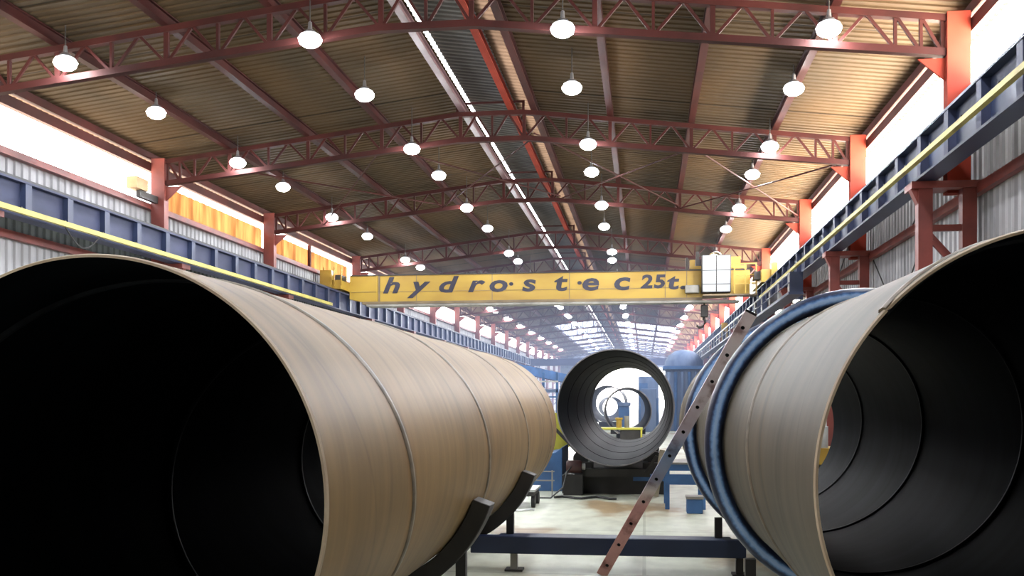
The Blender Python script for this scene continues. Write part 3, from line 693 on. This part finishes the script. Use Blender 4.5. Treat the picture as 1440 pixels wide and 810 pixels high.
# trolley with hoist seen over the girder, drum hood
tr = MB().box(1.75, 3.9, YC + .3, YC + 1.8, 5.0, 5.12).build('hoist_trolley', M['yellow'], cr)
MB().box(1.60, 1.68, YC + .3, YC + .5, 4.94, 5.45).build('trolley_stop', M['dark'], tr)
MB().box(2.0, 2.12, YC + .6, YC + .9, 5.12, 5.72).build('trolley_mast', M['dark'], tr)
MB().lathe([(.0, -.4), (.20, -.4), (.20, .4), (0, .4)], (2.75, YC + .9, 5.40), 24, 'x').build('hoist_drum', M['dark'], tr)
MB().lathe([(.30, -.3), (.30, .3)], (2.72, YC + .7, 5.36), 20, 'y', True, (0, PI)).build('drum_hood', mat('drum_hood_pale', (.7, .58, .35), None, (3, 3, 3), .5), tr)
MB().box(3.2, 3.7, YC + .6, YC + 1.0, 5.12, 5.5).build('hoist_motor', M['yellow'], tr)
MB().box(1.75, 1.95, YC + .35, YC + .7, 5.12, 5.36).build('limit_box', M['yellow'], tr)
# hook block
hb = MB().path([(2.30, YC + .25, 3.66), (2.29, YC + .25, 3.3), (2.26, YC + .25, 3.02)], .035, 8).build('hoist_rope', M['dark'], cr)
MB().box(2.16, 2.44, YC + .1, YC + .4, 3.12, 3.60).build('hook_block', M['dark'], hb, bevel=.03)
MB().path([(2.28, YC + .25, 3.12), (2.34, YC + .25, 2.92), (2.24, YC + .25, 2.76), (2.10, YC + .25, 2.72), (2.02, YC + .25, 2.82)], .05, 8).build('hook', M['dark'], hb)

# yellow post on the walkway beyond the crane
t = thing('yellow_gate', 'yellow upright frame on the blue walkway beyond the crane', 'frame', (3.6, 50, 2.76))
MB().box(3.77, 3.83, 50, 50.06, 2.762, 3.72).build('upright', M['yellow'], t)
MB().box(4.01, 4.07, 50, 50.06, 2.762, 3.72).build('upright', M['yellow'], t)
MB().box(3.83, 4.01, 50, 50.06, 3.30, 3.72).build('sign_plate', M['yellow'], t)

# ------------------------------------------------------------------ pipe mill under the mid-hall pipe
pm = thing('pipe_mill', 'dark machine bed with rollers carrying the mid-hall pipe', 'machine', (-.5, 18.6, FL))
MB().box(-1.5, .42, 18.3, 27.2, FL, -1.42).build('machine_bed', M['dark'], pm)
MB().box(-1.1, .1, 18.1, 18.5, -1.42, -1.28).build('front_cross_member', M['dark'], pm)
MB().box(-.2, .44, 18.2, 18.5, -1.5, -1.38).build('blue_side_rail', M['blue_mid'], pm)
for y in (18.6, 22.5, 26.3):
    for sx in (-1, 1):
        x = -.49 + sx * .62
        MB().box(x - .16, x + .16, y - .3, y + .3, -1.42, -1.18).build('roller_bracket', M['dark'], pm)
        MB().lathe([(.0, -.13), (.14, -.13), (.14, .13), (0, .13)], (x + sx * .06, y, -1.12), 20, 'y').build('roller', M['black'], pm)
mo = MB().lathe([(0, -.14), (.10, -.14), (.115, -.11), (.115, .11), (.10, .14), (0, .14)], (-1.26, 18.05, -1.24), 20, 'x').build('drive_motor', M['motor'], pm)
MB().lathe([(0, 0), (.06, 0), (.06, .06), (0, .06)], (-1.12, 18.05, -1.24), 12, 'x').build('shaft_end', M['silver'], mo)
MB().box(-1.45, -1.1, 17.95, 18.3, FL, -1.38).build('motor_base', M['dark'], pm)
o = MB().prism([(-2.15, FL), (-1.53, FL), (-1.53, -.92), (-1.66, -1.02), (-2.15, -1.12)], 'y', 18.7, 20.2).build('machine_housing', M['blue_mid'], bevel=.01)
tag(o, 'blue sheet-metal machine housing just behind the far end of the tan pipe', 'machine housing')
t = thing('safety_guard', 'lime yellow sheet guard with dark brace beside the mid-hall pipe', 'guard', (-1.7, 20.5, FL))
MB().prism([(-2.05, -1.30), (-1.50, -.98), (-1.66, -.62), (-2.05, -.5)], 'y', 20.5, 20.53).build('guard_panel', M['lime'], t)
MB().prism([(-1.86, -.62), (-1.40, -1.06), (-1.30, -1.0), (-1.68, -.30), (-1.86, -.30)], 'y', 20.3, 20.33).build('guard_panel', M['lime'], t)
MB().bar((-2.0, 20.25, -.42), (-1.32, 20.25, -1.12), .06, .06).build('brace', M['dark'], t)
MB().box(-1.75, -1.68, 20.6, 20.66, FL, -.9).build('post', M['dark'], t)
t = thing('barrier_rail', 'thin grey low barrier rail before the blue machine housing', 'barrier', (-1.7, 17.6, FL))
for x in (-2.05, -1.62): MB().box(x - .012, x + .012, 17.588, 17.612, FL, -1.28).build('barrier_post', M['grey'], t)
for z in (-1.30, -1.46): MB().box(-2.08, -1.58, 17.59, 17.61, z - .01, z + .01).build('barrier_bar', M['grey'], t)
# cart on the floor
t = thing('hand_cart', 'small low trolley with bright top and black wheels on the floor by the tan pipe', 'cart', (-1.85, 16.2, FL))
MB().box(-2.15, -1.72, 15.7, 16.6, -1.49, -1.455).build('cart_top', M['silver'], t)
MB().box(-2.12, -1.75, 15.72, 16.58, -1.56, -1.49).build('cart_frame', M['dark'], t)
for y in (15.85, 16.45):
    for x in (-2.1, -1.76):
        MB().lathe([(0, -.03), (.10, -.03), (.10, .03), (0, .03)], (x, y, FL + .10), 18, 'x').build('wheel', M['black'], t)
        MB().box(x - .02, x + .02, y - .03, y + .03, FL + .12, -1.56).build('wheel_fork', M['dark'], t)
MB().path([(-2.1, 15.72, -1.47), (-2.1, 15.6, -1.2), (-2.1, 15.55, -1.1)], .015, 6).build('push_handle', M['silver'], t)
# hoses on the floor
for k, (lab, pts) in enumerate((('black hose lying in loops before the motor of the machine bed', [(-1.55 + .12 * i, 17.3 + .16 * math.sin(i * 1.3), FL + .025) for i in range(10)]),
                 ('thin black cable running up to the red motor from the floor', [(-1.9, 17.2, FL + .02), (-1.6, 17.1, FL + .03), (-1.40, 17.25, FL + .2), (-1.35, 17.55, -1.3), (-1.30, 17.92, -1.24)]),
                 ('pale hose lying on the floor below the trolley', [(-2.25 + .07 * i, 15.3 + .1 * math.sin(i * 1.1), FL + .02) for i in range(9)]))):
    o = MB().path(pts, .022 if k == 0 else .015, 6).build('floor_hose', M['hose'] if k < 2 else M['silver']); tag(o, lab, 'hose')
# blue work stand right of the machine
t = thing('work_stand', 'blue steel frame stand behind the slanted perforated bar', 'stand', (.62, 16.1, FL))
for x in (.36, .92):
    for y in (15.9, 16.8): MB().box(x - .035, x + .035, y - .035, y + .035, FL, -1.06).build('leg', M['blue_mid'], t)
MB().box(.30, .98, 15.86, 15.94, -1.14, -1.04).build('top_rail', M['blue_mid'], t)
MB().box(.33, .95, 15.86, 15.94, -1.36, -1.20).build('front_rail', M['blue_mid'], t)
MB().box(.33, .95, 16.76, 16.84, -1.14, -1.04).build('back_rail', M['blue_mid'], t)
MB().box(.30, .98, 15.84, 16.86, -1.04, -1.01).build('top_plate', M['grey'], t)
t = thing('tool_box', 'small blue box on the floor under the blue stand', 'box', (.76, 15.4, FL))
MB().box(.64, .88, 15.3, 15.6, FL, -1.53).build('box_body', M['blue_mid'], t, bevel=.01)
MB().box(.63, .89, 15.29, 15.61, -1.53, -1.49).build('lid', M['grey'], t)
t = thing('scrap_stand', 'pale wooden post and scrap beside the mid-hall pipe, right of the machine bed', 'post', (.34, 18, FL))
MB().bar((.20, 17.9, FL), (.32, 17.9, -.92), .10, .06).build('upright', mat('pale_timber', (.42, .36, .26), None, (2, 2, 5), .7), t)
MB().bar((.02, 17.8, -1.32), (.22, 17.8, -1.02), .07, .05).build('strut', M['dark'], t)

# ------------------------------------------------------------------ things far down the hall
def crate(name, lab, cat, x0, x1, y0, y1, z0, z1, m, extras=()):
    t = thing(name, lab, cat, ((x0 + x1) / 2, (y0 + y1) / 2, FL))
    MB().box(x0, x1, y0, y1, z0, z1).build('body', m, t, bevel=.02)
    for nm, bx, mm in extras: MB().box(*bx).build(nm, mm, t)
    return t
# blue filter tower right of the mid-hall pipe
t = thing('filter_tower', 'tall faded blue dome-topped machine right of the mid-hall pipe', 'machine', (2.1, 55, FL))
MB().box(1.15, 3.3, 54, 57, FL, 1.55).build('tower_body', M['blue_pale'], t)
for k in range(6): MB().path([(1.3 + .36 * k, 53.9, FL), (1.3 + .36 * k, 53.9, 1.4)], .09, 8).build('duct_pipe', M['blue_mid'] if k % 2 else M['blue_pale'], t)
MB().box(1.0, 3.45, 53.7, 57.2, 1.55, 1.72).build('ledge', M['blue_mid'], t)
MB().lathe([(1.05, 0), (1.02, .3), (.85, .62), (.5, .85), (.2, .93), (0, .94)], (2.15, 55.4, 1.72), 28).build('dome', M['blue_pale'], t)
crate('filter_cabinet', 'pale blue cabinet standing left of the dome-topped blue machine', 'cabinet', -.35, .85, 60, 62, FL, 1.3, M['blue_pale'], (('door', (-.3, .2, 59.97, 60, FL + .2, .9), M['blue_mid']),))
# blue platform on the left beyond the tan pipe
t = thing('blue_platform', 'blue steel platform with rails beyond the far end of the tan pipe', 'platform', (-5.2, 48, FL))
MB().bar((-6.6, 46, 1.55), (-3.9, 50, .98), .25, .42).build('top_beam', M['blue_mid'], t)
MB().box(-6.2, -4.0, 46.5, 50, .28, .42).build('deck', M['blue_pale'], t)
for x in (-6.1, -5.4, -4.7, -4.05): MB().box(x - .06, x + .06, 46.5, 46.62, FL, 1.2).build('post', M['blue_mid'], t)
MB().box(-6.2, -4.0, 46.48, 46.54, .75, .82).build('guard_rail', M['silver'], t)
MB().box(-6.2, -4.0, 46.48, 46.54, .02, .10).build('guard_rail', M['blue_mid'], t)
t = thing('gantry_beam', 'dark blue beam crossing the hall far behind the mid-hall pipe', 'beam', (-4, 98, 2.4))
MB().box(-11.2, 3.0, 98, 98.6, 3.2, 3.9).build('bridge_beam', M['blue'], t)
# bench with yellow edge seen through the pipe
t = thing('work_bench', 'yellow-edged bench with dark front seen through the mid-hall pipe', 'bench', (-1, 36, FL))
MB().box(-1.75, -.05, 35.6, 36.6, -1.12, -1.06).build('bench_top', M['lime'], t)
MB().box(-.85, -.12, 35.66, 36.5, FL, -1.14).build('cupboard', M['dark'], t)
for x in (-1.7, -.10): MB().box(x - .03, x + .03, 35.62, 35.7, FL, -1.12).build('leg', M['lime'], t)
t = thing('valve_stand', 'small yellow and grey valve set on the bench seen through the pipe', 'valve', (-.85, 35.9, -1.06))
MB().lathe([(0, 0), (.10, 0), (.10, .28), (.14, .30), (.14, .36), (0, .36)], (-.9, 36, -1.06), 16).build('valve_body', M['yellow'], t)
MB().lathe([(0, 0), (.09, 0), (.09, .42), (0, .42)], (-.62, 36.1, -1.06), 16).build('cylinder_body', M['grey'], t)
crate('blue_press', 'blue upright machine behind the bench seen through the mid-hall pipe', 'machine', -1.35, -.78, 53, 53.6, FL, -.42, M['blue_mid'], (('crown', (-1.42, -.71, 52.95, 53.65, -.42, -.22), M['blue_pale']),))
crate('blue_column', 'pale blue tall machine at the right edge inside the mid-hall pipe opening', 'machine', -.17, .61, 52, 52.8, FL, .5, M['blue_pale'], (('side_duct', (.61, .75, 52.2, 52.6, FL, .0), M['blue_mid']),))
# stands under the far pipes
def far_stand(x, y, zc, R, lab):
    t = thing('pipe_rest', lab, 'pipe stand', (x, y, FL))
    zb = zc - R
    if zb - FL > .04: MB().box(x - .5, x + .5, y - .15, y + .15, FL, zb - .004).build('rest_block', M['dark'], t)
    for sx in (-1, 1): MB().prism([(x + sx * .45, zb - .01), (x + sx * .75, zb - .01), (x + sx * .75, zb + .25)], 'y', y - .12, y + .12).build('side_wedge', M['dark'], t)
far_stand(-.70, 43.5, -.54, 1.0, 'dark rest under the larger ring pipe seen through the mid-hall pipe')
far_stand(-2.0, 55.5, -.3, 1.0, 'dark rest under the far grey pipe at the left of the pipe opening')
far_stand(-2.36, 77.5, -.72, .82, 'dark rest under the smallest far pipe')
t = thing('red_post', 'red steel post with white plate seen through the far end of the grey-beige pipe', 'post', (3.3, 19, FL))
MB().box(3.33, 3.45, 18.9, 19.1, FL, 1.6).build('upright', M['red'], t)
MB().box(3.16, 3.33, 18.95, 19.05, -.62, -.28).build('plate', M['white'], t)
# yellow machine and a red post past the right pipe, seen through it
t = thing('yellow_machine', 'yellow machine seen through the open far end of the grey-beige pipe', 'machine', (2.6, 15.5, FL))
MB().box(2.3, 3.1, 15.2, 16.2, FL, -.98).build('machine_base', M['dark'], t)
MB().box(2.35, 2.9, 15.15, 15.9, -.98, -.74).build('machine_head', M['yellow'], t)
MB().lathe([(0, 0), (.11, 0), (.11, .32), (0, .32)], (2.62, 15.4, -.74), 20).build('spindle', M['silver'], t)

# ------------------------------------------------------------------ haze: smoky bluish air far down the hall
def haze(y0, y1, emi, absb):
    m, nt, out = new_mat('welding_haze')
    e = N(nt, 'ShaderNodeEmission'); e.inputs[0].default_value = (.55, .68, 1.0, 1); e.inputs[1].default_value = emi  # volume glows by itself in place of scattered light
    a = N(nt, 'ShaderNodeVolumeAbsorption'); a.inputs['Color'].default_value = (.0, .0, .0, 1); a.inputs['Density'].default_value = absb
    ad = N(nt, 'ShaderNodeAddShader'); nt.links.new(e.outputs[0], ad.inputs[0]); nt.links.new(a.outputs[0], ad.inputs[1]); nt.links.new(ad.outputs[0], out.inputs['Volume'])
    mb = MB(); mb.prism([(XL + .2, FL + .02), (XR - .2, FL + .02), (XR - .2, 6.1), (XC, 7.05), (XL + .2, 6.1)], 'y', y0, y1)
    o = mb.build('haze', m); o['kind'] = 'stuff'; o['label'] = 'bluish welding haze filling the far part of the hall'; o['category'] = 'haze'
haze(40, YE - .5, .0058, .006)

# ------------------------------------------------------------------ light
w = bpy.data.worlds.new('sky'); bpy.context.scene.world = w; w.use_nodes = True
nt = w.node_tree; nt.nodes.clear(); L = nt.links.new
out = N(nt, 'ShaderNodeOutputWorld'); bg = N(nt, 'ShaderNodeBackground'); L(bg.outputs[0], out.inputs[0])
tc = N(nt, 'ShaderNodeTexCoord'); sp = N(nt, 'ShaderNodeSeparateXYZ'); L(tc.outputs['Generated'], sp.inputs[0])
# overcast white sky over bright sunlit ground
mr = N(nt, 'ShaderNodeMapRange'); mr.inputs['From Min'].default_value = -.6; mr.inputs['From Max'].default_value = .4; L(sp.outputs[2], mr.inputs['Value'])
r = ramp(nt, [(0, (1.0, .84, .66)), (.30, (1.0, .84, .66)), (.46, (.40, .34, .28)), (.60, (.26, .24, .22)), (.66, (.34, .34, .35)), (1, (.34, .35, .37))]); L(mr.outputs[0], r.inputs[0]); L(r.outputs[0], bg.inputs[0])
# the side beyond the right wall lies in the sun
mx = N(nt, 'ShaderNodeMapRange'); mx.inputs['From Min'].default_value = -.4; mx.inputs['From Max'].default_value = .4; mx.inputs['To Min'].default_value = 14; mx.inputs['To Max'].default_value = 130
L(sp.outputs[0], mx.inputs['Value']); L(mx.outputs[0], bg.inputs[1])
def portal(name, loc, rot, sx, sy):
    d = bpy.data.lights.new(name, 'AREA'); d.shape = 'RECTANGLE'; d.size = sx; d.size_y = sy; d.cycles.is_portal = True
    o = bpy.data.objects.new(name, d); C.objects.link(o); o.location = (loc[0], loc[1], loc[2] + H); o.rotation_euler = rot
portal('window_portal_right', (XR + .1, 72.5, 5.48), (0, rad(90), 0), .9, 160)
portal('window_portal_left', (XL - .1, 72.5, 5.48), (0, rad(-90), 0), .9, 160)
portal('added_door_portal', (-7.3, Y0 - .3, .3), (rad(90), 0, 0), 3.9, 4.3)
portal('door_portal', (XC, YE + .3, 1.4), (rad(-90), 0, 0), 14, 6.3)

# ------------------------------------------------------------------ camera
cam = bpy.data.cameras.new('camera'); co = bpy.data.objects.new('camera', cam); C.objects.link(co)
co.location = (0, 0, H); co.rotation_euler = (rad(90), 0, math.atan(186 / 1400))
cam.sensor_width = 36; cam.lens = 35; cam.shift_y = 155 / 1440; cam.clip_start = .05; cam.clip_end = 500
sc = bpy.context.scene; sc.camera = co
sc.view_settings.view_transform = 'Standard'; sc.view_settings.look = 'None'; sc.view_settings.exposure = 0
sc.cycles.max_bounces = 8; sc.cycles.diffuse_bounces = 5; sc.cycles.use_denoising = True
sc.cycles.sample_clamp_indirect = 8
